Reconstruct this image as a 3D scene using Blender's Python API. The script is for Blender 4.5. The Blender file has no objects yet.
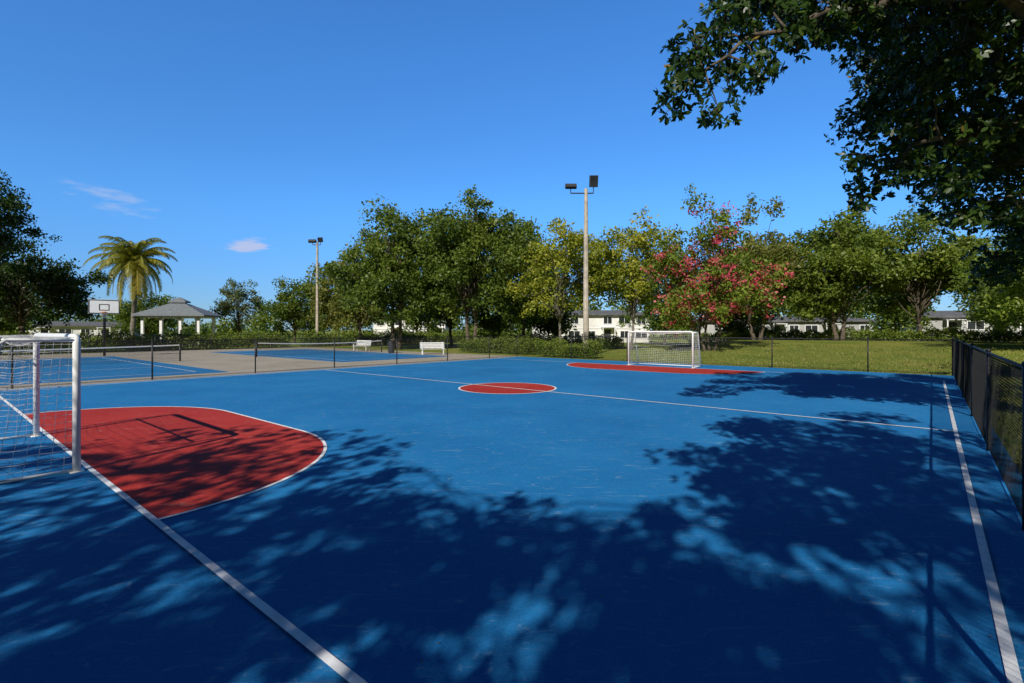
import bpy, math, random
import numpy as np
from mathutils import Vector
sc=bpy.context.scene
R=np.random.default_rng(7); random.seed(7)
D2=(0.643,0.766); D1=(-0.766,0.643)
def W(u,v): return (D2[0]*u+D1[0]*v, D2[1]*u+D1[1]*v)
def ss(a,b,x):
    t=max(0,min(1,(x-a)/(b-a))); return t*t*(3-2*t)
def gh(x,y):
    u=D2[0]*x+D2[1]*y; v=D1[0]*x+D1[1]*y
    h=1.0*ss(31,52,u)*ss(27,14,v)
    h+=0.7*ss(-2.5,-14,v)*ss(-5,10,u)*ss(50,30,u)
    return h
# ---------------------------------------------------------------- materials
def new_mat(name):
    m=bpy.data.materials.new(name); m.use_nodes=True
    nt=m.node_tree; return m,nt,nt.nodes['Principled BSDF'],nt.nodes['Material Output']
def N(nt,t,**k):
    n=nt.nodes.new(t)
    for a,b in k.items(): setattr(n,a,b)
    return n
def ramp(nt,stops,interp='LINEAR'):
    r=N(nt,'ShaderNodeValToRGB'); cr=r.color_ramp; cr.interpolation=interp
    while len(cr.elements)<len(stops): cr.elements.new(0.5)
    for e,(p,c) in zip(cr.elements,stops):
        e.position=p; e.color=(c[0],c[1],c[2],1) if len(c)==3 else c
    return r
def simple(name,col,rough=0.6,metal=0.0,var=0.12,scale=3.0,bump=0.0):
    m,nt,b,o=new_mat(name)
    tc=N(nt,'ShaderNodeTexCoord'); no=N(nt,'ShaderNodeTexNoise'); no.inputs['Scale'].default_value=scale; no.inputs['Detail'].default_value=6
    nt.links.new(tc.outputs['Object'],no.inputs['Vector'])
    lo=[c*(1-var*1.6) for c in col]; hi=[min(1,c*(1+var)) for c in col]
    r=ramp(nt,[(0.3,lo),(0.7,hi)]); nt.links.new(no.outputs['Fac'],r.inputs['Fac'])
    nt.links.new(r.outputs['Color'],b.inputs['Base Color'])
    b.inputs['Roughness'].default_value=rough; b.inputs['Metallic'].default_value=metal
    if bump:
        bp=N(nt,'ShaderNodeBump'); bp.inputs['Strength'].default_value=bump; bp.inputs['Distance'].default_value=0.02
        nt.links.new(no.outputs['Fac'],bp.inputs['Height']); nt.links.new(bp.outputs['Normal'],b.inputs['Normal'])
    return m
def court_mat(name,col,fade,stain,scuff=(0.17,0.31,0.46)):
    m,nt,b,o=new_mat(name); L=nt.links.new
    g=N(nt,'ShaderNodeNewGeometry')
    n1=N(nt,'ShaderNodeTexNoise'); n1.inputs['Scale'].default_value=0.35; n1.inputs['Detail'].default_value=8; n1.inputs['Roughness'].default_value=0.65
    L(g.outputs['Position'],n1.inputs['Vector'])
    r1=ramp(nt,[(0.3,stain),(0.5,col),(0.75,fade)]); L(n1.outputs['Fac'],r1.inputs['Fac'])
    n2=N(nt,'ShaderNodeTexNoise'); n2.inputs['Scale'].default_value=70; n2.inputs['Detail'].default_value=4; n2.inputs['Roughness'].default_value=.7
    L(g.outputs['Position'],n2.inputs['Vector'])
    mr=N(nt,'ShaderNodeMapRange'); mr.inputs['From Min'].default_value=0.3; mr.inputs['From Max'].default_value=0.7; mr.inputs['To Min'].default_value=0.74; mr.inputs['To Max'].default_value=1.24
    L(n2.outputs['Fac'],mr.inputs['Value'])
    mul=N(nt,'ShaderNodeMixRGB',blend_type='MULTIPLY'); mul.inputs['Fac'].default_value=1
    L(r1.outputs['Color'],mul.inputs['Color1']); L(mr.outputs['Result'],mul.inputs['Color2'])
    prev=mul.outputs['Color']
    for rot,sc_,th in ((0.5,(0.8,9,1),0.63),(2.1,(1.6,9,1),0.64),(1.2,(4.5,6,1),0.625),(0.2,(9,14,1),0.64),(2.7,(2.2,16,1),.635)):
        mp=N(nt,'ShaderNodeMapping'); mp.inputs['Rotation'].default_value=(0,0,rot); mp.inputs['Scale'].default_value=sc_; mp.inputs['Location'].default_value=(rot*7,3,0)
        L(g.outputs['Position'],mp.inputs['Vector'])
        n3=N(nt,'ShaderNodeTexNoise'); n3.inputs['Scale'].default_value=1.3; n3.inputs['Detail'].default_value=8; n3.inputs['Distortion'].default_value=0.9; n3.inputs['Roughness'].default_value=.62
        L(mp.outputs['Vector'],n3.inputs['Vector'])
        r3=ramp(nt,[(th-0.02,(0,0,0)),(th+0.09,(0.65,0.65,0.65))]); L(n3.outputs['Fac'],r3.inputs['Fac'])
        mx=N(nt,'ShaderNodeMixRGB'); L(r3.outputs['Color'],mx.inputs['Fac']); L(prev,mx.inputs['Color1'])
        mx.inputs['Color2'].default_value=(*scuff,1); prev=mx.outputs['Color']
    L(prev,b.inputs['Base Color'])
    b.inputs['Roughness'].default_value=0.8; b.inputs['Specular IOR Level'].default_value=0.15
    bp=N(nt,'ShaderNodeBump'); bp.inputs['Strength'].default_value=0.35; bp.inputs['Distance'].default_value=0.004
    L(n2.outputs['Fac'],bp.inputs['Height']); L(bp.outputs['Normal'],b.inputs['Normal'])
    return m
M_blue=court_mat('court_blue',(0.014,0.170,0.415),(0.024,0.21,0.47),(0.010,0.142,0.365))
M_red=court_mat('court_red',(0.40,0.032,0.022),(0.45,0.045,0.030),(0.33,0.022,0.017),(0.48,0.19,0.15))
M_conc=court_mat('concrete',(0.40,0.355,0.29),(0.46,0.41,0.34),(0.31,0.28,0.23),(.44,.42,.37))
M_line=simple('line_paint',(0.84,0.84,0.84),0.7,var=0.12,scale=9)
M_white=simple('white_paint',(0.82,0.82,0.81),0.35,var=0.05,scale=4)
M_black=simple('black_vinyl',(0.012,0.012,0.013),0.5,scale=5)
M_net=simple('white_cord',(0.78,0.79,0.80),0.8)
M_blacknet=simple('black_cord',(0.015,0.015,0.015),0.8)
M_polec=simple('pole_concrete',(0.45,0.39,0.31),0.85,var=0.2,scale=2.5,bump=0.3)
M_wall=simple('stucco_white',(0.72,0.71,0.68),0.9,var=0.10,scale=0.6,bump=0.1)
M_wall2=simple('stucco_grey',(0.42,0.42,0.41),0.9,var=0.15,scale=0.6,bump=0.1)
M_roof=simple('roof_shingle',(0.12,0.12,0.125),0.9,var=0.3,scale=4,bump=0.4)
M_groof=simple('gazebo_roof',(0.17,0.19,0.21),0.7,var=0.2,scale=5,bump=0.2)
M_glass=simple('window_glass',(0.03,0.035,0.04),0.12,var=0.3,scale=0.7)
M_orange=simple('rim_orange',(0.6,0.12,0.02),0.5)
M_galv=simple('lamp_housing',(0.04,0.04,0.045),0.5,scale=6)
M_bark=simple('bark',(0.11,0.085,0.06),0.95,var=0.45,scale=7,bump=0.8)
M_barkg=simple('bark_grey',(0.19,0.17,0.14),0.95,var=0.4,scale=6,bump=0.8)
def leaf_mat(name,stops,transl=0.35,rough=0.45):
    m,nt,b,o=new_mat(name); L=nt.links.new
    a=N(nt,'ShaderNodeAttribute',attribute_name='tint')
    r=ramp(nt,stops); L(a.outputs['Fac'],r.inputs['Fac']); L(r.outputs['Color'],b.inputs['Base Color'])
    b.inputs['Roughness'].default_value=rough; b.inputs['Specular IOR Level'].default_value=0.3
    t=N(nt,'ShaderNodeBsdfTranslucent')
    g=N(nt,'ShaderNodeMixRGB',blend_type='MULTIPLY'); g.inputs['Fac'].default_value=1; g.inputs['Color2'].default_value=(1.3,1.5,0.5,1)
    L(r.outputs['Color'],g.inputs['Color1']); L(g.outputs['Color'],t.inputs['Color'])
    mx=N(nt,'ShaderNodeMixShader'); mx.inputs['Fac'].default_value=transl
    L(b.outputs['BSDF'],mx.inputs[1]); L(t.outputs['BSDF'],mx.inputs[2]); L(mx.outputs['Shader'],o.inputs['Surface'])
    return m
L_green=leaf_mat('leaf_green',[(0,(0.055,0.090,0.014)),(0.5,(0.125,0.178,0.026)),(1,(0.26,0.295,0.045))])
L_dark=leaf_mat('leaf_dark',[(0,(0.014,0.028,0.007)),(0.6,(0.038,0.070,0.012)),(1,(0.09,0.13,0.02))])
L_olive=leaf_mat('leaf_olive',[(0,(0.08,0.095,0.02)),(0.5,(0.18,0.19,0.038)),(1,(0.32,0.29,0.065))])
L_yellow=leaf_mat('leaf_yellow',[(0,(0.13,0.165,0.02)),(0.5,(0.29,0.31,0.035)),(1,(0.52,0.45,0.06))])
L_bright=leaf_mat('leaf_bright',[(0,(0.07,0.115,0.016)),(0.5,(0.16,0.225,0.028)),(1,(0.31,0.35,0.055))])
L_grey=leaf_mat('leaf_greygreen',[(0,(0.08,0.10,0.05)),(0.5,(0.15,0.18,0.08)),(1,(0.25,0.27,0.12))])
L_pink=leaf_mat('blossom_pink',[(0,(0.36,0.03,0.06)),(0.5,(0.54,0.07,0.11)),(1,(0.62,0.18,0.17))],0.2)
L_palm=leaf_mat('leaf_palm',[(0,(0.11,0.13,0.02)),(0.5,(0.27,0.265,0.038)),(1,(0.50,0.37,0.06))])
L_near=leaf_mat('leaf_near',[(0,(0.014,0.032,0.007)),(0.5,(0.032,0.066,0.011)),(0.95,(0.08,0.125,0.02)),(1,(0.22,0.15,0.03))],0.24,0.38)
L_dead=leaf_mat('leaf_dead',[(0,(0.08,0.05,0.02)),(1,(0.22,0.15,0.07))],0.1)
# ---------------------------------------------------------------- mesh helpers
class MB:
    def __init__(s): s.v=[]; s.f=[]
    def add(s,vs,fs):
        o=len(s.v); s.v+= [tuple(p) for p in vs]; s.f+=[tuple(i+o for i in f) for f in fs]; return s
    def box(s,c,sz,rz=0.0,rx=0.0):
        ca,sa=math.cos(rz),math.sin(rz); cb,sb=math.cos(rx),math.sin(rx); vs=[]
        for dz in(-.5,.5):
            for dx,dy in((-.5,-.5),(.5,-.5),(.5,.5),(-.5,.5)):
                x,y,z=dx*sz[0],dy*sz[1],dz*sz[2]
                y,z=y*cb-z*sb,y*sb+z*cb
                vs.append((c[0]+x*ca-y*sa,c[1]+x*sa+y*ca,c[2]+z))
        return s.add(vs,[(0,3,2,1),(4,5,6,7),(0,1,5,4),(1,2,6,5),(2,3,7,6),(3,0,4,7)])
    def tube(s,pts,rad,n=6,cap=True):
        pts=[Vector(p) for p in pts]
        if not hasattr(rad,'__len__'): rad=[rad]*len(pts)
        vs=[];fs=[]; ref=None
        for i,p in enumerate(pts):
            t=(pts[min(i+1,len(pts)-1)]-pts[max(i-1,0)]).normalized()
            if ref is None:
                ref=Vector((0,0,1)) if abs(t.z)<0.9 else Vector((1,0,0))
            a=t.cross(ref)
            if a.length<1e-4: a=t.cross(Vector((0.3,1,0.2)))
            a.normalize(); b=t.cross(a); ref=a.cross(t)
            for k in range(n):
                an=2*math.pi*k/n
                vs.append(p+a*(rad[i]*math.cos(an))+b*(rad[i]*math.sin(an)))
        for i in range(len(pts)-1):
            for k in range(n):
                k2=(k+1)%n; fs.append((i*n+k,i*n+k2,(i+1)*n+k2,(i+1)*n+k))
        if cap: fs.append(tuple(range(n))[::-1]); fs.append(tuple((len(pts)-1)*n+k for k in range(n)))
        return s.add(vs,fs)
    def build(s,name,mat,parent=None,smooth=False,bevel=0):
        me=bpy.data.meshes.new(name); me.from_pydata(s.v,[],s.f); me.update()
        if smooth:
            for p in me.polygons: p.use_smooth=True
        ob=bpy.data.objects.new(name,me); sc.collection.objects.link(ob); me.materials.append(mat)
        if parent: ob.parent=parent
        if bevel:
            b=ob.modifiers.new('bev','BEVEL'); b.width=bevel; b.segments=2
        return ob
def empty(name,loc=(0,0,0)):
    e=bpy.data.objects.new(name,None); sc.collection.objects.link(e); e.empty_display_size=0.3; return e
def fast_mesh(name,verts,k,tint,mat,parent=None):
    n=len(verts); me=bpy.data.meshes.new(name)
    me.vertices.add(n*k); me.vertices.foreach_set('co',verts.reshape(-1).astype(np.float32))
    me.loops.add(n*k); me.loops.foreach_set('vertex_index',np.arange(n*k,dtype=np.int32))
    me.polygons.add(n); me.polygons.foreach_set('loop_start',np.arange(0,n*k,k,dtype=np.int32))
    me.update(calc_edges=True)
    a=me.attributes.new('tint','FLOAT','FACE'); a.data.foreach_set('value',np.clip(tint,0,1).astype(np.float32))
    me.materials.append(mat)
    ob=bpy.data.objects.new(name,me); sc.collection.objects.link(ob)
    if parent: ob.parent=parent
    return ob
def unit(a): return a/np.maximum(np.linalg.norm(a,axis=-1,keepdims=True),1e-9)
def leaf_polys(P,A,Nn,Ln,Wd,hexa=False):
    A=unit(A); B=unit(np.cross(A,Nn)); Ln=Ln[:,None]; Wd=Wd[:,None]
    if hexa:
        Nn2=np.cross(B,A)
        return np.stack([P,P+A*Ln*.3+B*Wd*.42,P+A*Ln*.68+B*Wd*.45,P+A*Ln-Nn2*Ln*.08,P+A*Ln*.68-B*Wd*.45,P+A*Ln*.3-B*Wd*.42],1)
    return np.stack([P,P+A*Ln*.5+B*Wd*.5,P+A*Ln,P+A*Ln*.5-B*Wd*.5],1)
def rnd_unit(n): return unit(R.normal(size=(n,3)))
def clump_leaves(C,r,per,size,flat=0.75,upb=0.5,tintbase=None):
    K=len(C); idx=np.repeat(np.arange(K),per); n=len(idx)
    d=rnd_unit(n); rad=(R.random(n)**0.45)*(0.8+0.45*R.random(n))
    off=d*rad[:,None]*r[idx][:,None]; off[:,2]*=flat
    P=C[idx]+off
    Nn=unit(rnd_unit(n)+np.array([0,0,upb])+d*0.4); A=np.cross(Nn,rnd_unit(n))
    Ln=size*(0.6+0.8*R.random(n)); Wd=Ln*(0.45+0.25*R.random(n))
    if tintbase is None: tintbase=R.random(K)*0.5+0.15
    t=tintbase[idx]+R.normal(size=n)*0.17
    return P,A,Nn,Ln,Wd,t
def limb_path(a,b,seg=4,wob=0.12,sag=0.0):
    a=Vector(a); b=Vector(b); L=(b-a).length; pts=[a]
    for i in range(1,seg):
        t=i/seg; p=a.lerp(b,t); p+=Vector((random.gauss(0,1),random.gauss(0,1),random.gauss(0,1)))*wob*L*0.35
        p.z+= math.sin(t*math.pi)*L*0.10-sag*t*L; pts.append(p)
    pts.append(b); return pts
def tree(name,x,y,top,rx,base,mat,K=55,per=170,size=0.32,cr=1.15,tr=0.22,ry=None,bark=None,extra=None,limbs=0.6,lean=0,multi=1,tb=None,nl=10,dens=1.0):
    g=gh(x,y); e=empty(name); ry=ry or rx; bark=bark or M_bark
    cz=(top+base)/2; rz=(top-base)/2
    C=[]
    lob=[(0,0,R.uniform(.35,.5),.5),(R.uniform(-.3,.3),0,-.2,.55)]
    for q in range(nl):
        a=q*2.4+R.uniform(-.4,.4); s=R.uniform(.3,.6); lob.append((s*math.cos(a),s*math.sin(a),R.uniform(-.62,.4),R.uniform(.36,.5)))
    while len(C)<K:
        lx,ly,lz,lr=lob[int(R.integers(0,len(lob)))]
        d=rnd_unit(1)[0]; rr=lr*R.random()**0.4
        p=np.array([lx,ly,lz])+d*rr
        q=np.linalg.norm(p)
        if q>1.05 or p[2]<-.97: continue
        C.append([x+lean+p[0]*rx,y+p[1]*ry,cz+p[2]*rz])
    C=np.array(C); r=cr*(0.55+0.75*R.random(K))
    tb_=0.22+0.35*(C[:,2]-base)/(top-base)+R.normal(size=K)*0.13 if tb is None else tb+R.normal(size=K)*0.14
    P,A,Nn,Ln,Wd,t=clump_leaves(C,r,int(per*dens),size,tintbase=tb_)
    K2=K//2; ctr=np.array([x+lean,y,cz]); C2=C[R.integers(0,K,K2)]; C2=ctr+(C2-ctr)*(1.05+0.22*R.random((K2,1)))
    C2[:,2]=np.maximum(C2[:,2],base*0.9)
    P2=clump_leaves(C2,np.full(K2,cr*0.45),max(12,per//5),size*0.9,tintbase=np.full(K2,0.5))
    P,A,Nn,Ln,Wd,t=[np.concatenate(q) for q in zip((P,A,Nn,Ln,Wd,t),P2)]
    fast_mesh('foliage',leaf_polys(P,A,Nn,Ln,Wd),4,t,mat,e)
    if extra:
        em,ek,ep,es=extra
        sel=C[R.integers(0,K,ek)]; d=rnd_unit(ek); cc=sel+d*cr*0.9
        Q=clump_leaves(cc,R.uniform(.25,.75,ek)*cr,ep,es,tintbase=R.random(ek))
        fast_mesh('blossoms',leaf_polys(*Q[:5]),4,Q[5],em,e)
    mb=MB()
    for m in range(multi):
        bx=x+(m-(multi-1)/2)*tr*3.0; fork=g+(base-g)*0.85+0.2
        fk=Vector((x+lean*0.5+random.uniform(-.3,.3)+(m-(multi-1)/2)*tr*6,y+random.uniform(-.3,.3),fork))
        tp=limb_path((bx,y,g-0.2),fk,4,0.06); tp[0].z=g-0.3
        mb.tube(tp,[tr*1.35,tr*1.0,tr*.9,tr*.82,tr*.78],9)
        top_p=Vector((x+lean,y,cz+rz*0.55)); mb.tube(limb_path(fk,top_p,5,0.08),[tr*.75,tr*.6,tr*.48,tr*.36,tr*.24,tr*.1],7)
        ids=R.permutation(K)[:int(K*limbs/multi)]
        for i in ids:
            c=Vector(C[i]); s=fk.lerp(top_p,random.uniform(0,.55)); l=(c-s).length
            r0=tr*0.34*min(1,l/rx+0.2); mb.tube(limb_path(s,c,4,0.12),[r0,r0*.75,r0*.55,r0*.35,r0*.15],5)
    mb.build('trunk',bark,e,True)
    return e
# ---------------------------------------------------------------- ground
def axis():
    a=list(np.arange(-90,91,1.5)); o=[]; s=3.0; p=90
    while p<2500: p+=s; s*=1.35; o.append(p)
    return np.array([-q for q in reversed(o)]+a+o)
ax=axis(); n=len(ax)
vs=[(x,y,gh(x,y)-0.03) for y in ax for x in ax]
fs=[(j*n+i,j*n+i+1,(j+1)*n+i+1,(j+1)*n+i) for j in range(n-1) for i in range(n-1)]
m,nt,b,o=new_mat('grass'); L=nt.links.new
g=N(nt,'ShaderNodeNewGeometry')
n1=N(nt,'ShaderNodeTexNoise'); n1.inputs['Scale'].default_value=0.25; n1.inputs['Detail'].default_value=9; n1.inputs['Roughness'].default_value=0.7
n2=N(nt,'ShaderNodeTexNoise'); n2.inputs['Scale'].default_value=14; n2.inputs['Detail'].default_value=5
L(g.outputs['Position'],n1.inputs['Vector']); L(g.outputs['Position'],n2.inputs['Vector'])
r1=ramp(nt,[(0.3,(0.10,0.155,0.022)),(0.5,(0.20,0.235,0.035)),(0.62,(0.28,0.27,0.055)),(0.78,(0.33,0.27,0.11))]); L(n1.outputs['Fac'],r1.inputs['Fac'])
mr=N(nt,'ShaderNodeMapRange'); mr.inputs['From Min'].default_value=.3; mr.inputs['From Max'].default_value=.7; mr.inputs['To Min'].default_value=.5; mr.inputs['To Max'].default_value=1.4
L(n2.outputs['Fac'],mr.inputs['Value'])
mu=N(nt,'ShaderNodeMixRGB',blend_type='MULTIPLY'); mu.inputs['Fac'].default_value=1; L(r1.outputs['Color'],mu.inputs['Color1']); L(mr.outputs['Result'],mu.inputs['Color2'])
L(mu.outputs['Color'],b.inputs['Base Color']); b.inputs['Roughness'].default_value=.95; b.inputs['Specular IOR Level'].default_value=0.1
bp=N(nt,'ShaderNodeBump'); bp.inputs['Strength'].default_value=.8; bp.inputs['Distance'].default_value=.06; L(n2.outputs['Fac'],bp.inputs['Height']); L(bp.outputs['Normal'],b.inputs['Normal'])
M_grass=m
MB().add(vs,fs).build('grass_ground',M_grass,smooth=True)
def rectuv(mb,u0,u1,v0,v1,z):
    P=[(*W(u0,v0),z),(*W(u1,v0),z),(*W(u1,v1),z),(*W(u0,v1),z)]
    mb.add(P,[(0,1,2,3)])
def slab(name,mat,u0,u1,v0,v1,z0,z1,parent=None):
    P=[(*W(a,b_),z) for z in(z0,z1) for a,b_ in((u0,v0),(u1,v0),(u1,v1),(u0,v1))]
    return MB().add(P,[(3,2,1,0),(4,5,6,7),(0,1,5,4),(1,2,6,5),(2,3,7,6),(3,0,4,7)]).build(name,mat,parent)
slab('concrete_pavement',M_conc,-20,29.6,23.7,56,-0.2,0.0)
court=empty('soccer_court')
slab('court_surface',M_blue,-1.9,29.1,-0.95,23.7,-0.2,0.004,court)
LW=0.066
def Dshape(u0,s,vc=11.35,half=1.83,r=3.45,n=20):
    pts=[]
    for i in range(n+1):
        a=math.pi/2*i/n; pts.append((u0+s*r*math.sin(a),vc+half+r*math.cos(a)))
    for i in range(n+1):
        a=math.pi/2*(1-i/n); pts.append((u0+s*r*math.sin(a),vc-half-r*math.cos(a)))
    return pts
red=MB(); lines=MB()
def band(pts,w,z,closed=False):
    m=len(pts); vs=[]
    for i,p in enumerate(pts):
        a=pts[(i-1)%m] if (closed or i>0) else p; c=pts[(i+1)%m] if (closed or i<m-1) else p
        t=Vector((c[0]-a[0],c[1]-a[1])).normalized(); nn=(-t.y,t.x)
        vs.append((*W(p[0]+nn[0]*w/2,p[1]+nn[1]*w/2),z)); vs.append((*W(p[0]-nn[0]*w/2,p[1]-nn[1]*w/2),z))
    fs=[(2*i,2*i+1,(2*i+3)%(2*m),(2*i+2)%(2*m)) for i in range(m if closed else m-1)]
    lines.add(vs,fs)
def flip_up(mb):
    out=[]
    for f in mb.f:
        a,b_,c=[Vector(mb.v[i]) for i in f[:3]]
        out.append(f if (b_-a).cross(c-a).z>0 else tuple(reversed(f)))
    mb.f=out
UN,UF,VR,VL,UH,VC=1.6,25.95,-0.36,23.2,13.1,11.2
for u0,s,r_ in((UN,1,3.3),(UF,-1,3.45)):
    P=Dshape(u0,s,r=r_); red.add([(*W(*p),0.008) for p in P],[tuple(range(len(P)))]); band(P,LW*.8,0.012)
circ=[(UH+1.66*math.cos(2*math.pi*i/64),VC+1.66*math.sin(2*math.pi*i/64)) for i in range(64)]
red.add([(*W(*p),0.008) for p in circ],[tuple(range(64))]); band(circ,LW*.9,0.012,True)
flip_up(red); red.build('red_areas',M_red,court)
h=LW/2
Z=0.016
rectuv(lines,UN-h,UN+h,VR-h,VL+h,Z); rectuv(lines,UF-h,UF+h,VR-h,VL+h,Z)
rectuv(lines,UN+h,UF-h,VR-h,VR+h,Z); rectuv(lines,UN+h,UF-h,VL-h,VL+h,Z)
rectuv(lines,UH-h,UH+h,VR+h,VL-h,Z)
flip_up(lines); lines.build('court_lines',M_line,court)
for (u0,u1,v0,v1) in((-14,9.6,25.6,47.5),(17,26.2,28.0,50)):
    c=empty('tennis_court'); slab('surface',M_blue,u0,u1,v0,v1,-0.1,0.006,c)
    lines=MB(); a,b_,cc,d=u0+1.0,u1-1.0,v0+1.4,v1-1.4; z=0.011; w=0.03
    for q in((a,b_,cc-w,cc+w),(a,b_,d-w,d+w),(a-w,a+w,cc+w,d-w),(b_-w,b_+w,cc+w,d-w)): rectuv(lines,*q,z)
    for vv in(cc+5,d-5): rectuv(lines,a+w,b_-w,vv-w,vv+w,z)
    flip_up(lines); lines.build('lines',M_line,c)
# ---------------------------------------------------------------- fences
def fence(name,A,B,posts,H=1.56,st=0.066,wr=.0026):
    e=empty(name); A=Vector((*A,0)); B=Vector((*B,0)); L_=(B-A).length; t=(B-A)/L_
    def P(s,z): p=A+t*s; return (p.x,p.y,z)
    mp=MB()
    for s in posts:
        mp.tube([P(s,0.0),P(s,H+0.03)],0.030,8); mp.tube([P(s,H+.03),P(s,H+.06),P(s,H+.075)],[.036,.032,.01],8)
    mp.tube([P(0,H),P(L_,H)],0.020,6); mp.tube([P(0,0.06),P(L_,0.06)],0.006,4)
    mp.build('posts_and_rails',M_black,e,True)
    mw=MB(); k=-H
    z0,z1=0.04,H-0.01; hh=z1-z0
    while k<L_:
        for sg in(1,-1):
            s0,s1=(k,k+hh) if sg>0 else (k+hh,k)
            def cl(s_,z_,so,zo):
                if s_<0: f=(0-s_)/(so-s_); return 0,z_+(zo-z_)*f
                if s_>L_: f=(s_-L_)/(s_-so); return L_,z_+(zo-z_)*f
                return s_,z_
            if max(s0,s1)<=0 or min(s0,s1)>=L_: continue
            p0=cl(s0,z0,s1,z1); p1=cl(s1,z1,s0,z0)
            o_=0.004*sg; nx,ny=-t.y*o_,t.x*o_
            q0=P(*p0); q1=P(*p1)
            mw.tube([(q0[0]+nx,q0[1]+ny,q0[2]),(q1[0]+nx,q1[1]+ny,q1[2])],wr,3,False)
        k+=st
    mw.build('chain_link',M_black,e); return e
fence('chain_link_fence',W(-1.8,-0.72),W(29.15,-0.72),[0.2,4.6,8.9,13.2,17.5,21.8,26.1,30.95],H=1.62,st=.074,wr=.0023)
fence('chain_link_fence',W(29.15,-0.72),W(29.15,24),[0.02,3.05,7.2,11.4,15.6,19.8,24.7])
fence('chain_link_fence',W(-14,24),W(29.15,24),[0,4.1,8.1,12.1,16.1,20.1,24.1,28.1,32.1,36.1,40.1])
fence('chain_link_fence',W(-1.8,-0.72),W(-1.8,24),[4,8,12,16,20,24.5])
fence('chain_link_fence',W(-14,55),W(33,55),[i*4.7 for i in range(11)],H=1.5,st=.1)
# ---------------------------------------------------------------- goals
def goal(u0,s,vc):
    e=empty('soccer_goal'); Hh=1.90; w=1.83; td=0.7; bd=1.25
    G=lambda d,ww,z:(*W(u0+s*d,vc+ww),z)
    f=MB()
    c=0.09
    path=[G(0,-w,0),G(0,-w,Hh-c),G(0,-w+c*.3,Hh-c*.3),G(0,-w+c,Hh),G(0,w-c,Hh),G(0,w-c*.3,Hh-c*.3),G(0,w,Hh-c),G(0,w,0)]
    f.tube(path,0.047,12)
    for q in(-w,w):
        f.tube([G(0.0,q,Hh-.05),G(td,q,Hh-.03),G(td+.06,q,Hh-.08),G(bd,q,0.05)],0.022,8)
        f.tube([G(0,q,0.03),G(bd,q,0.03)],0.025,8)
        f.box(G(0,q,0.012),(0.16,0.16,0.016),math.atan2(D2[1],D2[0]))
    f.tube([G(bd,-w,0.03),G(bd,w,0.03)],0.025,8); f.tube([G(td,-w,Hh-.03),G(td,w,Hh-.03)],0.018,8)
    f.build('frame',M_white,e,True)
    nb=MB(); r=0.0030
    def panel(c00,c10,c11,c01,nu,nv,sag,sx):
        c=[Vector(q) for q in(c00,c10,c11,c01)]
        def pt(a,b_):
            p=c[0]*(1-a)*(1-b_)+c[1]*a*(1-b_)+c[2]*a*b_+c[3]*(1-a)*b_
            k=math.sin(a*math.pi)*math.sin(b_*math.pi); k2=math.sin(b_*math.pi)
            return p+Vector(sx)*(sag*k*(1+0.25*math.sin(9*a+5*b_))+.012*k2*math.sin(23*a+4*b_))+Vector((0,0,-.02*k*math.sin(17*a+6*b_)))
        for i in range(nu+1): nb.tube([pt(i/nu,j/10) for j in range(11)],r,3,False)
        for j in range(nv+1): nb.tube([pt(i/12,j/nv) for i in range(13)],r,3,False)
    dn=Vector((0,0,-1))
    panel(G(0,-w,Hh),G(0,w,Hh),G(td,w,Hh),G(td,-w,Hh),34,7,0.12,dn)
    dd=Vector((D2[0]*s,D2[1]*s,0))
    panel(G(td,-w,Hh),G(td,w,Hh),G(bd,w,0.03),G(bd,-w,0.03),34,19,0.18,dd)
    for q in(-w,w):
        panel(G(0,q,Hh),G(td,q,Hh),G(bd,q,0.03),G(0,q,0.03),9,19,0.07,Vector((D1[0],D1[1],0))*(-1 if q<0 else 1))
    nb.build('net',M_net,e); return e
goal(1.45,-1,11.05); goal(26.1,1,11.4)
# ---------------------------------------------------------------- tennis nets
def tnet(ua,ub,v):
    e=empty('tennis_net'); p=MB()
    for u in(ua,ub):
        p.tube([(*W(u,v),0),(*W(u,v),1.12)],0.05,10); p.tube([(*W(u,v),1.12),(*W(u,v),1.15)],[.055,.02],10)
    p.build('posts',M_black,e,True)
    nseg=20; top=lambda t:1.07-0.14*(1-(2*t-1)**2)
    b_=MB()
    for i in range(nseg):
        t0,t1=i/nseg,(i+1)/nseg; u0=ua+(ub-ua)*t0; u1=ua+(ub-ua)*t1
        for dv in(-.012,.012):
            b_.add([(*W(u0,v+dv),top(t0)-.07),(*W(u1,v+dv),top(t1)-.07),(*W(u1,v+dv),top(t1)),(*W(u0,v+dv),top(t0))],[(0,1,2,3)])
    b_.build('headband',M_white,e)
    q=MB(); k=int(abs(ub-ua)/0.06)
    for i in range(k+1):
        t=i/k; u=ua+(ub-ua)*t; q.tube([(*W(u,v),.06),(*W(u,v),top(t)-.05)],.004,3,False)
    for j in range(17):
        q.tube([(*W(ua+(ub-ua)*i/nseg,v),.06+(top(i/nseg)-.11)*j/16) for i in range(nseg+1)],.004,3,False)
    q.build('net',M_blacknet,e)
tnet(-12.5,10.9,37); tnet(16.2,27.2,38.3)
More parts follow.
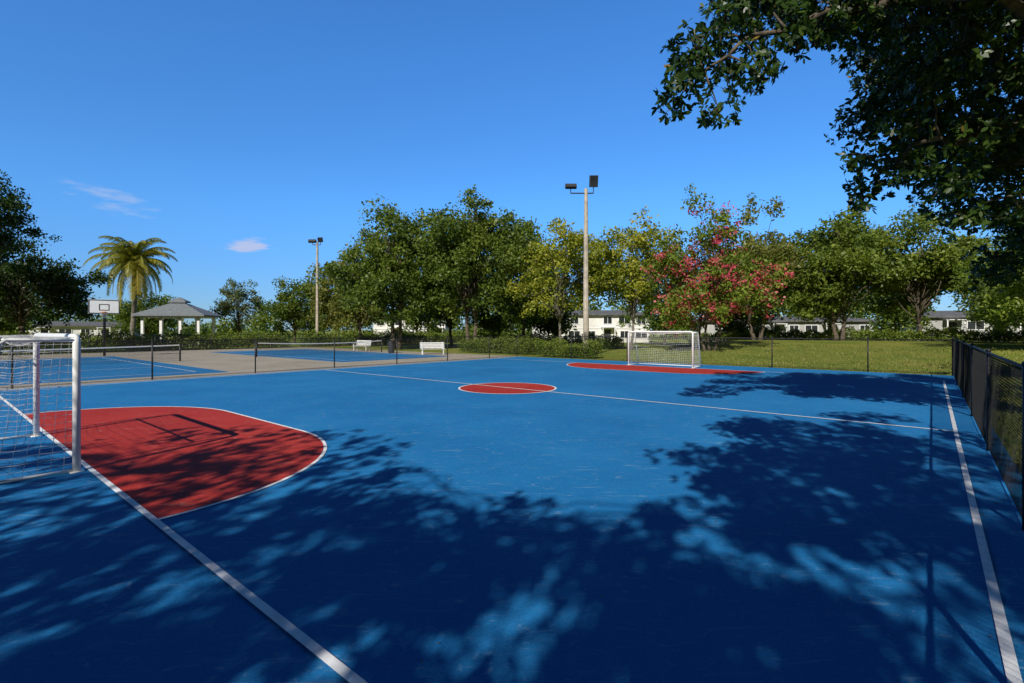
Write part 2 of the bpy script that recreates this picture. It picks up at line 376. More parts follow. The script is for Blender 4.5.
# ---------------------------------------------------------------- benches
def bench(x,y,rz,wd=2.0):
    e=empty('park_bench'); ca,sa=math.cos(rz),math.sin(rz)
    T=lambda a,b_,z:(x+a*ca-b_*sa,y+a*sa+b_*ca,z)
    s=MB()
    for i in range(4): s.box(T(0,-.22+i*.13,.45),(wd,.105,.035),rz)
    s.build('seat',M_white,e,bevel=.006)
    s=MB()
    for i in range(4): s.box(T(0,.27+i*.03,.56+i*.125),(wd,.03,.10),rz)
    s.build('backrest',M_white,e,bevel=.006)
    s=MB()
    for a in(-wd/2+.15,wd/2-.15):
        s.box(T(a,-.2,.215),(.07,.07,.43),rz); s.box(T(a,.22,.215),(.07,.07,.43),rz)
        s.tube([T(a,.24,.42),T(a,.37,1.0)],.035,6); s.box(T(a,-.0,.66),(.07,.55,.04),rz); s.box(T(a,-.24,.55),(.06,.06,.18),rz)
        s.box(T(a,.0,.405),(.06,.5,.05),rz)
    s.build('legs_and_arms',M_white,e)
bench(-6.5,41.0,0.30); bench(-14.6,48.5,-.5,1.9)
def bin_(x,y):
    e=empty('trash_can'); m=MB(); m.tube([(x,y,0),(x,y,.06),(x,y,.85),(x,y,.88)],[.24,.26,.3,.3],14); m.build('body',M_galv,e,True)
    m=MB(); m.tube([(x,y,.88),(x,y,.93),(x,y,1.05),(x,y,1.08)],[.32,.33,.2,.05],14); m.build('lid',M_black,e,True)
bin_(-10.5,43.5)
# ---------------------------------------------------------------- light poles
def lpole(x,y,H,heads,r=0.22):
    e=empty('light_pole'); g=gh(x,y); m=MB()
    m.tube([(x,y,g-.3),(x,y,g+H*.5),(x,y,g+H)],[r,r*.78,r*.55],8); m.build('pole',M_polec,e)
    m=MB(); xs=[q[0] for q in heads]
    m.tube([(x+min(xs+[0]),y,g+H-.35),(x+max(xs+[0]),y,g+H-.35)],.05,6)
    for dx,dz,w,hh,tilt in heads: m.tube([(x+dx,y,g+H-.35),(x+dx,y-.05,g+H+dz)],.035,6)
    m.build('crossarm',M_galv,e)
    m=MB(); l=MB()
    for dx,dz,w,hh,tilt in heads:
        cz=g+H+dz+hh*.3
        m.box((x+dx,y-.15,cz),(w,.35,hh),0,tilt)
        m.box((x+dx,y+.1,cz),(w*.5,.3,hh*.5),0,tilt)
        n_=Vector((0,-math.cos(tilt),-math.sin(tilt))); c=Vector((x+dx,y-.15,cz))+n_*.18
        l.box(tuple(c),(w*.88,.02,hh*.86),0,tilt)
    m.build('lamp_heads',M_galv,e,bevel=.02); l.build('lenses',M_glass,e)
lpole(5.55,37.5,12.6,[(.55,.25,.62,.85,.25),(-1.15,.05,.85,.26,.9)],.24)
lpole(-25.7,66,13.6,[(-.6,.0,1.0,.35,.9),(.45,.1,.6,.6,.4)],.24)
MB().box((5.5,37.2,1.6),(.3,.18,.5)).build('electrical_box',M_barkg,bevel=.02)
# ---------------------------------------------------------------- basketball hoop
def hoop(x,y):
    e=empty('basketball_hoop'); nx,ny=.62,-.785
    T=lambda a,f,z:(x+a*(-ny)+f*nx, y+a*nx+f*ny, z)
    m=MB(); m.tube([T(0,0,0),T(0,0,3.2),T(0,.15,3.5),T(0,1.0,3.75)],.09,8); m.tube([T(0,.1,3.1),T(0,1.0,3.4)],.04,6); m.build('pole',M_black,e,True)
    m=MB(); rz2=math.atan2(nx,-ny); m.box(T(0,1.06,3.75),(1.83,.05,1.07),rz2); m.build('backboard',M_white,e,bevel=.01)
    m=MB()
    for a,zz,w,hh in((0,4.24,1.8,.06),(0,3.26,1.8,.06),(-.88,3.75,.06,.92),(.88,3.75,.06,.92),(0,3.92,.6,.05),(0,3.49,.6,.05),(-.28,3.7,.05,.38),(.28,3.7,.05,.38)):
        m.box(T(a,1.092,zz),(w,.01,hh),rz2)
    m.build('backboard_marks',M_galv,e)
    m=MB(); ring=[T(.23*math.cos(i*math.pi/10),1.36+.23*math.sin(i*math.pi/10),3.32) for i in range(21)]; m.tube(ring,.014,6,False); m.box(T(0,1.11,3.32),(.2,.05,.12),rz2); m.build('rim',M_orange,e,True)
    m=MB()
    for i in range(12):
        a=i*math.pi/6
        for sg in(1,-1):
            m.tube([T((.23-.1*k/3)*math.cos(a+sg*k*.26),1.36+(.23-.1*k/3)*math.sin(a+sg*k*.26),3.32-.14*k) for k in range(4)],.005,3,False)
    m.build('net',M_net,e)
hoop(-31.3,38.4)
# ---------------------------------------------------------------- gazebo
def gazebo(x,y,rz=0.2,K=.9):
    e=empty('gazebo'); ca,sa=math.cos(rz),math.sin(rz)
    T=lambda a,b_,z:(x+(a*ca-b_*sa)*K,y+(a*sa+b_*ca)*K,z*K)
    S=lambda *q:tuple(v*K for v in q)
    MB().box(T(0,0,.08),S(8,6.4,.2),rz).build('floor',M_conc,e)
    m=MB()
    for a in(-3.5,-1.2,1.2,3.5):
        for b_ in(-2.7,2.7):
            m.box(T(a,b_,2.1),S(.34,.34,3.9),rz); m.box(T(a,b_,.35),S(.46,.46,.4),rz); m.box(T(a,b_,3.85),S(.44,.44,.2),rz)
    for b_ in(-2.7,2.7): m.box(T(0,b_,4.12),S(7.6,.3,.34),rz)
    for a in(-3.5,3.5): m.box(T(a,0,4.12),S(.3,5.1,.33),rz)
    m.build('columns_and_beams',M_white,e,bevel=.02)
    def hip(w,d,z0,z1,rw,rd,mat,nm):
        P=[T(-w,-d,z0),T(w,-d,z0),T(w,d,z0),T(-w,d,z0),T(-rw,-rd,z1),T(rw,-rd,z1),T(rw,rd,z1),T(-rw,rd,z1)]
        q=[(p[0],p[1],p[2]-.18) for p in P[:4]]
        MB().add(P+q,[(0,1,5,4),(1,2,6,5),(2,3,7,6),(3,0,4,7),(4,5,6,7),(8,9,1,0),(9,10,2,1),(10,11,3,2),(11,8,0,3),(11,10,9,8)]).build(nm,mat,e)
    hip(4.5,3.6,4.35,6.0,1.0,.8,M_groof,'roof')
    MB().box(T(0,0,6.12),S(1.5,1.2,.4),rz).build('cupola_walls',M_white,e)
    hip(1.1,.9,6.35,6.95,.05,.05,M_groof,'cupola_roof')
    m=MB()
    for b_ in(2.7,):
        for k in range(30): m.box(T(-3.3+k*.228,b_,.65),S(.04,.04,.8),rz)
        m.box(T(0,b_,1.08),S(6.6,.08,.07),rz)
    m.build('railing',M_white,e)
gazebo(-43.2,65)
def ptable(x,y):
    e=empty('picnic_table'); m=MB(); m.box((x,y,.93),(1.8,.8,.06)); m.box((x,y-.75,.63),(1.8,.28,.05)); m.box((x,y+.75,.63),(1.8,.28,.05)); m.build('top_and_seats',M_barkg,e)
    m=MB()
    for a in(-.65,.65): m.tube([(x+a,y-.65,.16),(x+a,y,.9)],.05,5); m.tube([(x+a,y+.65,.16),(x+a,y,.9)],.05,5); m.box((x+a,y,.58),(.08,1.6,.06))
    m.build('legs',M_barkg,e)
ptable(-43.2,65)
# ---------------------------------------------------------------- houses
def house(name,x,y,rz,w,d,hw,hr,wall,bays,storeys=2):
    e=empty(name); g=gh(x,y); ca,sa=math.cos(rz),math.sin(rz)
    T=lambda a,b_,z:(x+a*ca-b_*sa,y+a*sa+b_*ca,g+z)
    MB().box(T(0,0,hw/2-.2),(w,d,hw+.4),rz).build('walls',wall,e)
    ov=.6; P=[T(-w/2-ov,-d/2-ov,hw),T(w/2+ov,-d/2-ov,hw),T(w/2+ov,d/2+ov,hw),T(-w/2-ov,d/2+ov,hw),T(-w/2+d*.35,0,hw+hr),T(w/2-d*.35,0,hw+hr)]
    q=[(p[0],p[1],p[2]-.22) for p in P[:4]]
    MB().add(P+q,[(0,1,5,4),(2,3,4,5),(1,2,5),(3,0,4),(6,7,1,0),(7,8,2,1),(8,9,3,2),(9,6,0,3),(9,8,7,6)]).build('roof',M_roof,e)
    fr=MB(); gl=MB(); dr=MB(); sh=hw/storeys
    for k in range(bays):
        a=-w/2+(k+.5)*w/bays
        for s in range(storeys):
            zc=s*sh+sh*.55
            if s==0 and k%3==1:
                dr.box(T(a,-d/2-.02,1.05),(1.0,.08,2.1),rz); fr.box(T(a,-d/2-.01,2.2),(1.3,.1,.12),rz)
                fr.box(T(a,-d/2-.7,2.45),(2.2,1.4,.1),rz); fr.box(T(a-.95,-d/2-1.3,1.2),(.14,.14,2.4),rz); fr.box(T(a+.95,-d/2-1.3,1.2),(.14,.14,2.4),rz)
                continue
            if (k*7+s*3)%4==0: continue
            ww=1.3 if (k+s)%2 else 1.8; hh=1.1
            gl.box(T(a,-d/2-.01,zc),(ww,.06,hh),rz)
            for dx,dz,sx,sz in((0,hh/2+.05,ww+.2,.1),(0,-hh/2-.05,ww+.2,.1),(-ww/2-.05,0,.1,hh),(ww/2+.05,0,.1,hh),(0,0,.06,hh)):
                fr.box(T(a+dx,-d/2-.04,zc+dz),(sx,.1,sz),rz)
    fr.build('window_frames',M_white,e); gl.build('windows',M_glass,e)
    if dr.v: dr.build('doors',M_galv,e)
    if storeys>1: MB().box(T(0,-d/2-.03,sh),(w+.1,.1,.14),rz).build('string_course',M_white,e)
house('town_house',-19,96,.05,13,9,4.4,.7,M_wall,5)
house('town_house',13,86,-.03,19,9,4.6,.8,M_wall,7)
house('town_house',44,84,-.12,26,9,3.0,.8,M_wall2,10,1)
house('town_house',73,72,-.4,26,9,3.0,.9,M_wall2,10,1)
house('town_house',-86,100,.5,18,9,2.9,.8,M_wall,6,1)
# ---------------------------------------------------------------- palm
def palm(x,y,H):
    e=empty('palm_tree'); m=MB(); pts=[]; rr=[]
    for i in range(15):
        t=i/14; pts.append((x+.5*math.sin(t*2.2),y,H*t)); rr.append((.34-.14*t)*(1+.12*(i%2)))
    m.tube(pts,rr,9); m.build('trunk',M_barkg,e,True)
    top=Vector(pts[-1]); V=[];T_=[]; rm=MB()
    for k in range(50):
        az=k*2.39996+random.uniform(-.2,.2); el=math.radians(86-k*2.6+random.uniform(-7,7)); Lf=random.uniform(5.4,7.1)*(0.9 if k<5 else 1)
        d=Vector((math.cos(az),math.sin(az),0)); p=top.copy(); a=el; path=[p.copy()]; nseg=14
        for i in range(nseg):
            p=p+(d*math.cos(a)+Vector((0,0,math.sin(a))))*(Lf/nseg); a=max(-1.5,a-(.075+.008*i)*1.1); path.append(p.copy())
        rm.tube(path,[.055-.003*i for i in range(len(path))],4)
        side=Vector((-d.y,d.x,0)); tt=.2+.5*random.random()+(.28 if k>38 else 0)
        for i in range(1,nseg*5):
            f=i/(nseg*5)*nseg; j=int(f); q=path[j].lerp(path[min(j+1,nseg)],f-j); fr=f/nseg
            tang=(path[min(j+1,nseg)]-path[j]).normalized(); ll=1.15*math.sin(min(1,.25+fr)*math.pi*.62+.35)*(1-fr**4*.6)
            for sg in(-1,1):
                dr=(side*sg*.8+tang*.45+Vector((0,0,-.35-.6*random.random()))).normalized()
                w=tang*.05; V.append([q-w,q+w,q+dr*ll+w*.3,q+dr*ll-w*.3]); T_.append(tt+random.gauss(0,.1))
    rm.build('frond_stems',L_palm,e)
    fast_mesh('fronds',np.array([[list(a) for a in v] for v in V]),4,np.array(T_),L_palm,e)
palm(-53.3,70,11.6)
# ---------------------------------------------------------------- trees in the setting
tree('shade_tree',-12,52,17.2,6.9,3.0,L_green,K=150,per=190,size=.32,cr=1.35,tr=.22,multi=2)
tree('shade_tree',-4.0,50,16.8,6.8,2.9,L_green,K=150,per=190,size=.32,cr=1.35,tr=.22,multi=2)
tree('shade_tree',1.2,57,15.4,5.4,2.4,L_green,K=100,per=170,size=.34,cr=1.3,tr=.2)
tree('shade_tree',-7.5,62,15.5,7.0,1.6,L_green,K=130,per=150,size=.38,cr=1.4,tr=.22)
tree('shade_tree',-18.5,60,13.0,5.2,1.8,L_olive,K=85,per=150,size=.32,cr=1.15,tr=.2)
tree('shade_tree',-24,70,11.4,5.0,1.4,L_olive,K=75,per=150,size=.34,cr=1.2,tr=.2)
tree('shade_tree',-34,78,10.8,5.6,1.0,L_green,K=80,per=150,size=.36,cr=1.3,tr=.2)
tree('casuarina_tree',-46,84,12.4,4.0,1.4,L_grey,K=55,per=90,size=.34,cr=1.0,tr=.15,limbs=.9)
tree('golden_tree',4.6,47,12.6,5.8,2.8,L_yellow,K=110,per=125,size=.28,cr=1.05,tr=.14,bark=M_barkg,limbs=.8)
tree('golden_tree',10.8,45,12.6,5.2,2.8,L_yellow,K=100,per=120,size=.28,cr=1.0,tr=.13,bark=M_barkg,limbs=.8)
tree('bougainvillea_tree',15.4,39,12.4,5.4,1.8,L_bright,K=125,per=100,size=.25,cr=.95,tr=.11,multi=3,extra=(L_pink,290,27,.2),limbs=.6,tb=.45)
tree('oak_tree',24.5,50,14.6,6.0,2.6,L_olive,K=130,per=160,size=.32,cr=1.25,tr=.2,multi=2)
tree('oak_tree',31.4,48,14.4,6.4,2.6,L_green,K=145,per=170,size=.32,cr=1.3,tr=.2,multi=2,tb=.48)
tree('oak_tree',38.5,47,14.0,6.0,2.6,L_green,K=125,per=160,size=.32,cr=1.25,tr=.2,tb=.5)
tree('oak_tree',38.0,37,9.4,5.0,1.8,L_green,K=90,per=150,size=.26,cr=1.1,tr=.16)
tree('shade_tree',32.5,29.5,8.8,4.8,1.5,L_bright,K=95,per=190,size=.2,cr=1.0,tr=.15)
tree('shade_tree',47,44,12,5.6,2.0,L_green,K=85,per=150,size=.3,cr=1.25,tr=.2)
tree('shade_tree',22,15,9.0,5.0,3.0,L_green,K=70,per=130,size=.24,cr=1.1,tr=.2)  # added out-of-view tree, there only to shade the grass beyond the right fence
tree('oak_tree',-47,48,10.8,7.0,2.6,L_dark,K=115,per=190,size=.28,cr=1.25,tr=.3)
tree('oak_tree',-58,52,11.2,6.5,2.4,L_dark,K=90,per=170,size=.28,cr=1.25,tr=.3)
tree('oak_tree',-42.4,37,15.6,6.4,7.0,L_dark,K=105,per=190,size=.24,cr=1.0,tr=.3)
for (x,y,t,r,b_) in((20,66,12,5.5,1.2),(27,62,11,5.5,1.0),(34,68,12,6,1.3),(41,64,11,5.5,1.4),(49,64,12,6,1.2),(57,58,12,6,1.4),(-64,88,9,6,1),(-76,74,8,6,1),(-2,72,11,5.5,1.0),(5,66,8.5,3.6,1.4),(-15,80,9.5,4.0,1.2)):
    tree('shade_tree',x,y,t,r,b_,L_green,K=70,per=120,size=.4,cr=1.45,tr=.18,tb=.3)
# distant tree mass
K=620; xs=R.uniform(-190,190,K); ys=R.uniform(106,125,K); zz=R.uniform(0.5,7.4,K)*(0.75+0.35*np.sin(xs*.11)+.12*np.sin(xs*.37))
zz=np.where(xs>5,zz*1.5,zz)
C=np.stack([xs,ys,zz],1)
Q=clump_leaves(C,R.uniform(1.6,3.0,K),110,.75)
fast_mesh('distant_trees',leaf_polys(*Q[:5]),4,Q[5],L_green)
def shrub(name,u0,u1,v0,v1,z0,z1,mat,n,size,tb=.5):
    P=np.stack([R.uniform(u0,u1,n),R.uniform(v0,v1,n),R.random(n)**.6],1)
    X=D2[0]*P[:,0]+D1[0]*P[:,1]; Y=D2[1]*P[:,0]+D1[1]*P[:,1]
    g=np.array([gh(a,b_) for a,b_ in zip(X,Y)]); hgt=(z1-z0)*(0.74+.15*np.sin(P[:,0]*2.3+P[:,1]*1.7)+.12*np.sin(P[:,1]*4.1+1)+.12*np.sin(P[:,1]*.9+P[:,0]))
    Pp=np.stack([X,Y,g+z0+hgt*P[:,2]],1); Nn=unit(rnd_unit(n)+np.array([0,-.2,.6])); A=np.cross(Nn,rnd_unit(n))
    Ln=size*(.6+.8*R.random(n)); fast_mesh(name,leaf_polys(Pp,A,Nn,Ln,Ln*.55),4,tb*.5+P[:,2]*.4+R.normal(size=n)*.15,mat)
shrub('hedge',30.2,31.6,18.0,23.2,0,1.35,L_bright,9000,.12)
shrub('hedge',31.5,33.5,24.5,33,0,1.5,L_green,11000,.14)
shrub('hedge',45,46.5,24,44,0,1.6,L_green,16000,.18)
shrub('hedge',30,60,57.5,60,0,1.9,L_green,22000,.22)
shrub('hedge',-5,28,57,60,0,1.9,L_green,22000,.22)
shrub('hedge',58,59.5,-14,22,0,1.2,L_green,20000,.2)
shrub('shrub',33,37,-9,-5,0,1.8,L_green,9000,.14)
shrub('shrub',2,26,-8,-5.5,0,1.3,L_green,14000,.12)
# ---------------------------------------------------------------- overhanging near trees
def near_tree(name,trunk,clumps,limbs,mat=L_near,per=46,nl=9,lsize=.13,tr=.25,bark=M_bark,rs=1.0):
    e=empty(name); mb=MB()
    tx,ty,fz=trunk; g=gh(tx,ty)
    f=Vector((tx,ty,fz)); mb.tube(limb_path((tx+.1,ty,g-.3),f,4,.04),[tr*1.35,tr*1.05,tr,tr*.92,tr*.85],12)
    nodes=[]
    for L_ in limbs:
        pts=[f]+[Vector(q) for q in L_]; fine=[]
        for i in range(len(pts)-1):
            for k in range(3):
                p=pts[i].lerp(pts[i+1],k/3)
                if i or k: p=p+Vector((random.gauss(0,.08),random.gauss(0,.08),random.gauss(0,.08)))
                fine.append(p)
        fine.append(pts[-1]); m=len(fine)
        mb.tube(fine,[tr*.5*(1-i/m)**1.1+.012 for i in range(m)],8); nodes+=fine[2:]
    RP=[];RD=[];TT=[]
    for (x,y,z,r) in clumps:
        c=Vector((x,y,z)); nd=min(nodes,key=lambda q:(q-c).length)
        mb.tube(limb_path(nd,c,4,.1),[.026,.02,.015,.010,.006],5)
        base=.2+.4*random.random()
        for _ in range(int(per*(r/.6)**2)):
            d=Vector(rnd_unit(1)[0]); d.z=d.z*.8; q=c+d*r*(random.random()**.4)*random.uniform(.8,1.25)
            if random.random()<.22: mb.tube([c.lerp(q,random.uniform(0,.3)),c.lerp(q,.6)+Vector((0,0,.03)),q],[.008,.006,.003],3,False)
            RP.append(q); RD.append((d*.7+Vector((0,0,random.uniform(-.3,.5)))).normalized()); TT.append(base+random.gauss(0,.1))
    mb.build('trunk_and_branches',bark,e,True)
    RP=np.array([list(q) for q in RP]); RD=np.array([list(q) for q in RD]); TT=np.array(TT)
    idx=np.repeat(np.arange(len(RP)),nl); n=len(idx)
    sd=rnd_unit(n); A=unit(sd-RD[idx]*(sd*RD[idx]).sum(1,keepdims=True)*.9+RD[idx]*.35+np.array([0,0,-.15]))
    Nn=unit(RD[idx]+rnd_unit(n)*.35); Ln=lsize*rs*(.6+.7*R.random(n))
    P=RP[idx]+A*.01+R.normal(size=(n,3))*.015
    t=TT[idx]+R.normal(size=n)*.14; t=np.where(t>.93,.93,t); t=np.where(R.random(n)<.006,1,t)
    fast_mesh('foliage',leaf_polys(P,A,Nn,Ln,Ln*.42,True),6,t,mat,e); return e
cl=[(2.75,8.0,5.95,.42),(2.6,8.2,5.6,.24),(3.3,8.0,5.55,.34),(3.0,8.3,6.75,.40),(2.9,8.2,6.35,.34),(3.8,8.0,6.15,.45),(3.6,8.5,7.1,.55),(4.5,8.2,6.95,.52),(5.1,8.3,7.1,.55),(4.2,8.4,6.3,.28),(3.4,8.3,6.3,.3),
 (5.6,8.1,7.2,.55),(6.3,8,6.9,.55),(6.6,8.5,5.5,.42),(7.0,9,5.0,.5),(6.3,9,5.15,.34),(6.7,9.5,4.6,.40),(7.4,9,5.7,.55),(7.9,9,4.75,.5),(8.4,9.2,4.1,.42),(8.9,9,5,.6),(9.4,9.5,4.3,.5),
 (7.2,8,6.5,.6),(8,8,6.1,.6),(8.9,8.3,6.2,.6),(9.0,8.6,4.1,.4),(9.6,9.3,3.7,.4),(10.2,9.6,4.6,.6),(10.3,9.8,3.7,.4),(7.9,8.5,5.3,.5),(6.9,8.3,6.0,.45),(8.6,8.6,5.5,.55),
 (10.6,10.5,5.5,.7),(9.8,9.2,6.0,.6),(6.5,8.6,7.6,.6),(7.6,8.4,7.4,.65),(8.8,8.6,7.2,.65),(7.8,9.6,6.6,.6),(8.4,9.8,6.0,.6),(9.4,10.0,5.4,.65),(9.0,10.4,4.9,.6),(10.0,10.8,4.6,.6),(8.6,10.2,7.2,.7),(9.8,10.4,6.8,.7),(7.6,9.8,5.4,.5),(8.2,9.8,5.1,.55),(11.2,11.0,4.2,.6),(11.4,11.2,6.3,.7),(7.0,9.6,7.6,.6),(6.2,9.2,7.7,.5),(5.2,9,7.9,.5),(4.2,9,7.9,.5),(10.5,10.9,3.5,.5),(11.3,11.6,3.3,.5)]
for _ in range(66):
    cl.append((R.uniform(4.2,13),R.uniform(3.8,10.5),R.uniform(7.6,10.5),R.uniform(.6,.9)))
for _ in range(14):
    cl.append((R.uniform(8.2,12),R.uniform(9.5,13),R.uniform(6.0,9.0),R.uniform(.6,.9)))
lm=[[(9.6,7.5,6.0),(7.6,7.9,7.3),(5.6,8.1,7.3),(4.2,8.2,6.9),(3.1,8.1,6.2)],[(9.8,8,5.0),(8.6,8.6,5.4),(7.4,8.8,5.3),(6.8,9.2,4.9)],[(10.3,8,5.4),(9.6,9,4.8),(8.9,9.1,4.4)],
 [(10.3,7,7),(8.5,6.5,9),(5.5,6,9.6)],[(10.8,6.5,7),(11,7.5,9.5),(11.5,8.5,10)],[(10.5,6,7),(9,5,8.8),(6.5,5,9.2)],[(10.6,8.5,5),(10.4,9.8,5.2),(10,11,6.4)]]
near_tree('mahogany_tree',(10.9,7.2,3.4),cl,lm,per=72)
SX,SY=.49,1.285
def shade(targets,zlo,zhi):
    return [(sx-SX*z,sy-SY*z,z,r) for (sx,sy,r) in targets for z in [R.uniform(zlo,zhi)]]
tg=[]
def fill(x0,x1,y0,y1,n,r0,r1):
    for _ in range(n): tg.append((R.uniform(x0,x1),R.uniform(y0,y1),R.uniform(r0,r1)))
fill(-11,-1.0,1.4,5.6,170,.28,.6); fill(-1.2,2.0,1.0,4.8,75,.25,.52); fill(-8,2.5,-3,1.5,34,.6,.9)
fill(-8.5,-3.5,5.6,8.6,28,.25,.45); fill(-6.8,-4.0,8.4,10.4,9,.2,.36); fill(-4.9,-1.6,5.6,9.5,30,.2,.42); fill(-1.6,2.0,4.6,5.7,15,.2,.36)
A_=shade(tg,6.0,9)
near_tree('mahogany_tree',(-6.5,-8.5,3.8),A_,[[(-6,-7.5,6),(-5,-6.5,8),(-4.5,-6,8.5)],[(-7.5,-7.5,6),(-9,-6,8),(-9.5,-4,8.5)],[(-6,-9,6),(-5,-9.5,8.5)],[(-7.5,-9,6.5),(-9,-9,8.5)],[(-5,-8,6),(-3,-7.5,8)],[(-8,-8,6),(-12,-7,8)]],per=42,nl=9,lsize=.15,tr=.32)
tg=[]
fill(2.2,5.4,4.6,8.5,56,.28,.55); fill(4.5,8.5,6.5,11.5,32,.4,.7); fill(3.5,6.5,1.5,4.5,24,.35,.65); fill(1.5,6,-3,1.5,14,.6,.9); fill(0.8,2.7,2.2,3.8,12,.22,.42)
B_=shade(tg,6.0,9)
near_tree('mahogany_tree',(5.2,-7.0,3.6),B_,[[(4,-6,6),(2,-5,8)],[(4.5,-5.5,5.5),(3,-4,7.5),(2.5,-2.5,8)],[(5.5,-8,6),(4,-9,8)],[(3.8,-7.5,6),(1,-8,8)]],per=42,nl=9,lsize=.15,tr=.28)
# ---------------------------------------------------------------- fallen leaves
n=80; U=R.uniform(-1.5,28,n); V_=R.uniform(-.7,23,n)
U[:60]=R.uniform(0,14,60); V_[:60]=-.7+R.random(60)**2*4
P=np.stack([D2[0]*U+D1[0]*V_,D2[1]*U+D1[1]*V_,np.full(n,.022)],1)
Nn=unit(np.array([0,0,1])+rnd_unit(n)*.25); A=np.cross(Nn,rnd_unit(n)); Ln=R.uniform(.02,.045,n)
fast_mesh('fallen_leaves',leaf_polys(P,A,Nn,Ln,Ln*.5,True),6,R.random(n),L_dead)
n=42000; U=np.concatenate([R.uniform(29.4,46,n//2),R.uniform(-2,40,n//2)]); V_=np.concatenate([R.uniform(-8,17,n//2),-1.05-R.random(n//2)**1.5*9])
X=D2[0]*U+D1[0]*V_; Y=D2[1]*U+D1[1]*V_; g=np.array([gh(a,b_) for a,b_ in zip(X,Y)])
P=np.stack([X,Y,g-.04],1); A=unit(rnd_unit(n)*.6+np.array([0,0,1])); Nn=unit(rnd_unit(n)*np.array([1,1,.1]))
Ln=R.uniform(.06,.15,n)
L_grassb=leaf_mat('grass_blade',[(0,(0.10,0.16,0.024)),(0.5,(0.22,0.26,0.045)),(1,(0.38,0.33,0.12))])
fast_mesh('grass_tufts',leaf_polys(P,A,Nn,Ln,R.uniform(.02,.05,n)),4,R.random(n),L_grassb)
# ---------------------------------------------------------------- light, sky
trav=Vector((SX,SY,-1)).normalized()
sl=bpy.data.lights.new('sun','SUN'); sl.energy=5.0; sl.angle=math.radians(.5); sl.color=(1,.955,.87)
so=bpy.data.objects.new('sun',sl); sc.collection.objects.link(so); so.rotation_euler=trav.to_track_quat('-Z','Y').to_euler()
w=bpy.data.worlds.new('World'); sc.world=w; w.use_nodes=True; nt=w.node_tree; L=nt.links.new
bg=nt.nodes['Background']; bg.inputs['Strength'].default_value=.085
sky=N(nt,'ShaderNodeTexSky',sky_type='NISHITA'); sky.sun_disc=False
sky.sun_elevation=math.asin(-trav.z); sky.sun_rotation=math.atan2(-SX,-SY)%(2*math.pi); sky.air_density=1.0; sky.dust_density=.2; sky.ozone_density=3.0
tc=N(nt,'ShaderNodeTexCoord'); sp=N(nt,'ShaderNodeSeparateXYZ'); L(tc.outputs['Generated'],sp.inputs['Vector'])
def mth(op,a,b_=None):
    n_=N(nt,'ShaderNodeMath',operation=op)
    for i,q in enumerate((a,b_)):
        if q is None: continue
        if isinstance(q,(int,float)): n_.inputs[i].default_value=q
        else: L(q,n_.inputs[i])
    return n_.outputs[0]
# sky tint by elevation; zenith and rear dimmed to deepen shadows on the ground
def mrange(src,a,b_,c=0.0,d=1.0):
    q=N(nt,'ShaderNodeMapRange',interpolation_type='SMOOTHSTEP'); q.inputs['From Min'].default_value=a; q.inputs['From Max'].default_value=b_; q.inputs['To Min'].default_value=c; q.inputs['To Max'].default_value=d
    L(src,q.inputs['Value']); return q.outputs['Result']
def mixc(f,c1,c2):
    q=N(nt,'ShaderNodeMixRGB'); L(f,q.inputs['Fac'])
    for i,c in((1,c1),(2,c2)):
        if isinstance(c,tuple): q.inputs[i].default_value=(*c,1)
        else: L(c,q.inputs[i])
    return q.outputs['Color']
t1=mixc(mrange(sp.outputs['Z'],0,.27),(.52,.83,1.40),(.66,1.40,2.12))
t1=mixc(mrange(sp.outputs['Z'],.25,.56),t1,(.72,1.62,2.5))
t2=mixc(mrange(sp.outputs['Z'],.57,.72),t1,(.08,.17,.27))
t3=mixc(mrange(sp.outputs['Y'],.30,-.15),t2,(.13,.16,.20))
ml=N(nt,'ShaderNodeMixRGB',blend_type='MULTIPLY'); ml.inputs['Fac'].default_value=1; L(sky.outputs['Color'],ml.inputs['Color1']); L(t3,ml.inputs['Color2'])
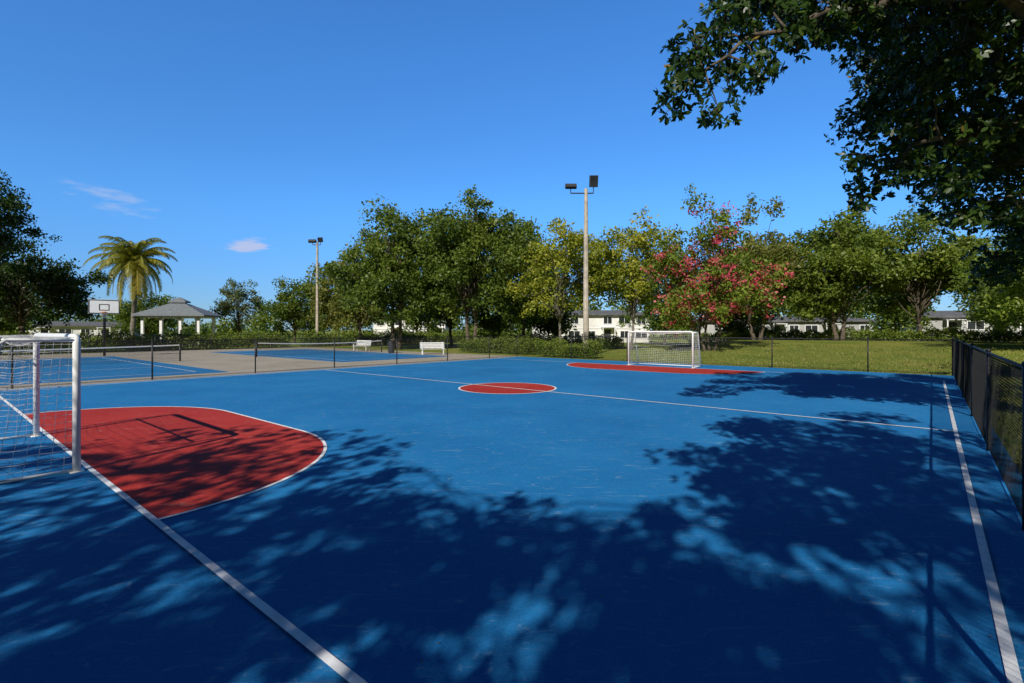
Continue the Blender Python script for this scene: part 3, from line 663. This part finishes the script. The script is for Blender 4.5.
ymax=mth('MAXIMUM',sp.outputs['Y'],.05); uu=mth('DIVIDE',sp.outputs['X'],ymax); ww=mth('DIVIDE',sp.outputs['Z'],ymax)
no=N(nt,'ShaderNodeTexNoise'); no.inputs['Scale'].default_value=9; no.inputs['Detail'].default_value=8; no.inputs['Roughness'].default_value=.6
mp=N(nt,'ShaderNodeMapping'); mp.inputs['Scale'].default_value=(1,1,3.5); L(tc.outputs['Generated'],mp.inputs['Vector']); L(mp.outputs['Vector'],no.inputs['Vector'])
no2=N(nt,'ShaderNodeTexNoise'); no2.inputs['Scale'].default_value=34; no2.inputs['Detail'].default_value=6; L(mp.outputs['Vector'],no2.inputs['Vector'])
col=ml.outputs['Color']
for (u0,w0,a,b_,sl_,op,c) in((-.81,.262,.11,.034,-.30,.36,(6.5,7.2,9.0,1)),(-.52,.170,.055,.015,.03,.62,(7.6,7.2,8.5,1))):
    du=mth('SUBTRACT',uu,u0); dw=mth('SUBTRACT',mth('SUBTRACT',ww,w0),mth('MULTIPLY',du,sl_))
    e=mth('ADD',mth('POWER',mth('ABSOLUTE',mth('DIVIDE',du,a)),2.0),mth('POWER',mth('ABSOLUTE',mth('DIVIDE',dw,b_)),2.0))
    k=mth('ADD',mth('SUBTRACT',1.0,e),mth('MULTIPLY',mth('SUBTRACT',no.outputs['Fac'],.5),4.0))
    k=mth('ADD',k,mth('MULTIPLY',mth('SUBTRACT',no2.outputs['Fac'],.5),4.0))
    f=mrange(k,0,1.6,0,op); nr=mrange(e,2.0,.2)
    col=mixc(mth('MULTIPLY',f,nr),col,c[:3])
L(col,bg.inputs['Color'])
# ---------------------------------------------------------------- camera
cam=bpy.data.cameras.new('camera'); co=bpy.data.objects.new('camera',cam); sc.collection.objects.link(co)
co.location=(0,0,2.0); co.rotation_euler=(math.radians(90),0,0); cam.lens=500/1024*36; cam.sensor_width=36; cam.shift_y=-11.5/1024; cam.clip_end=5000; cam.clip_start=.05
sc.camera=co
sc.view_settings.view_transform='Standard'; sc.view_settings.look='None'; sc.view_settings.exposure=0
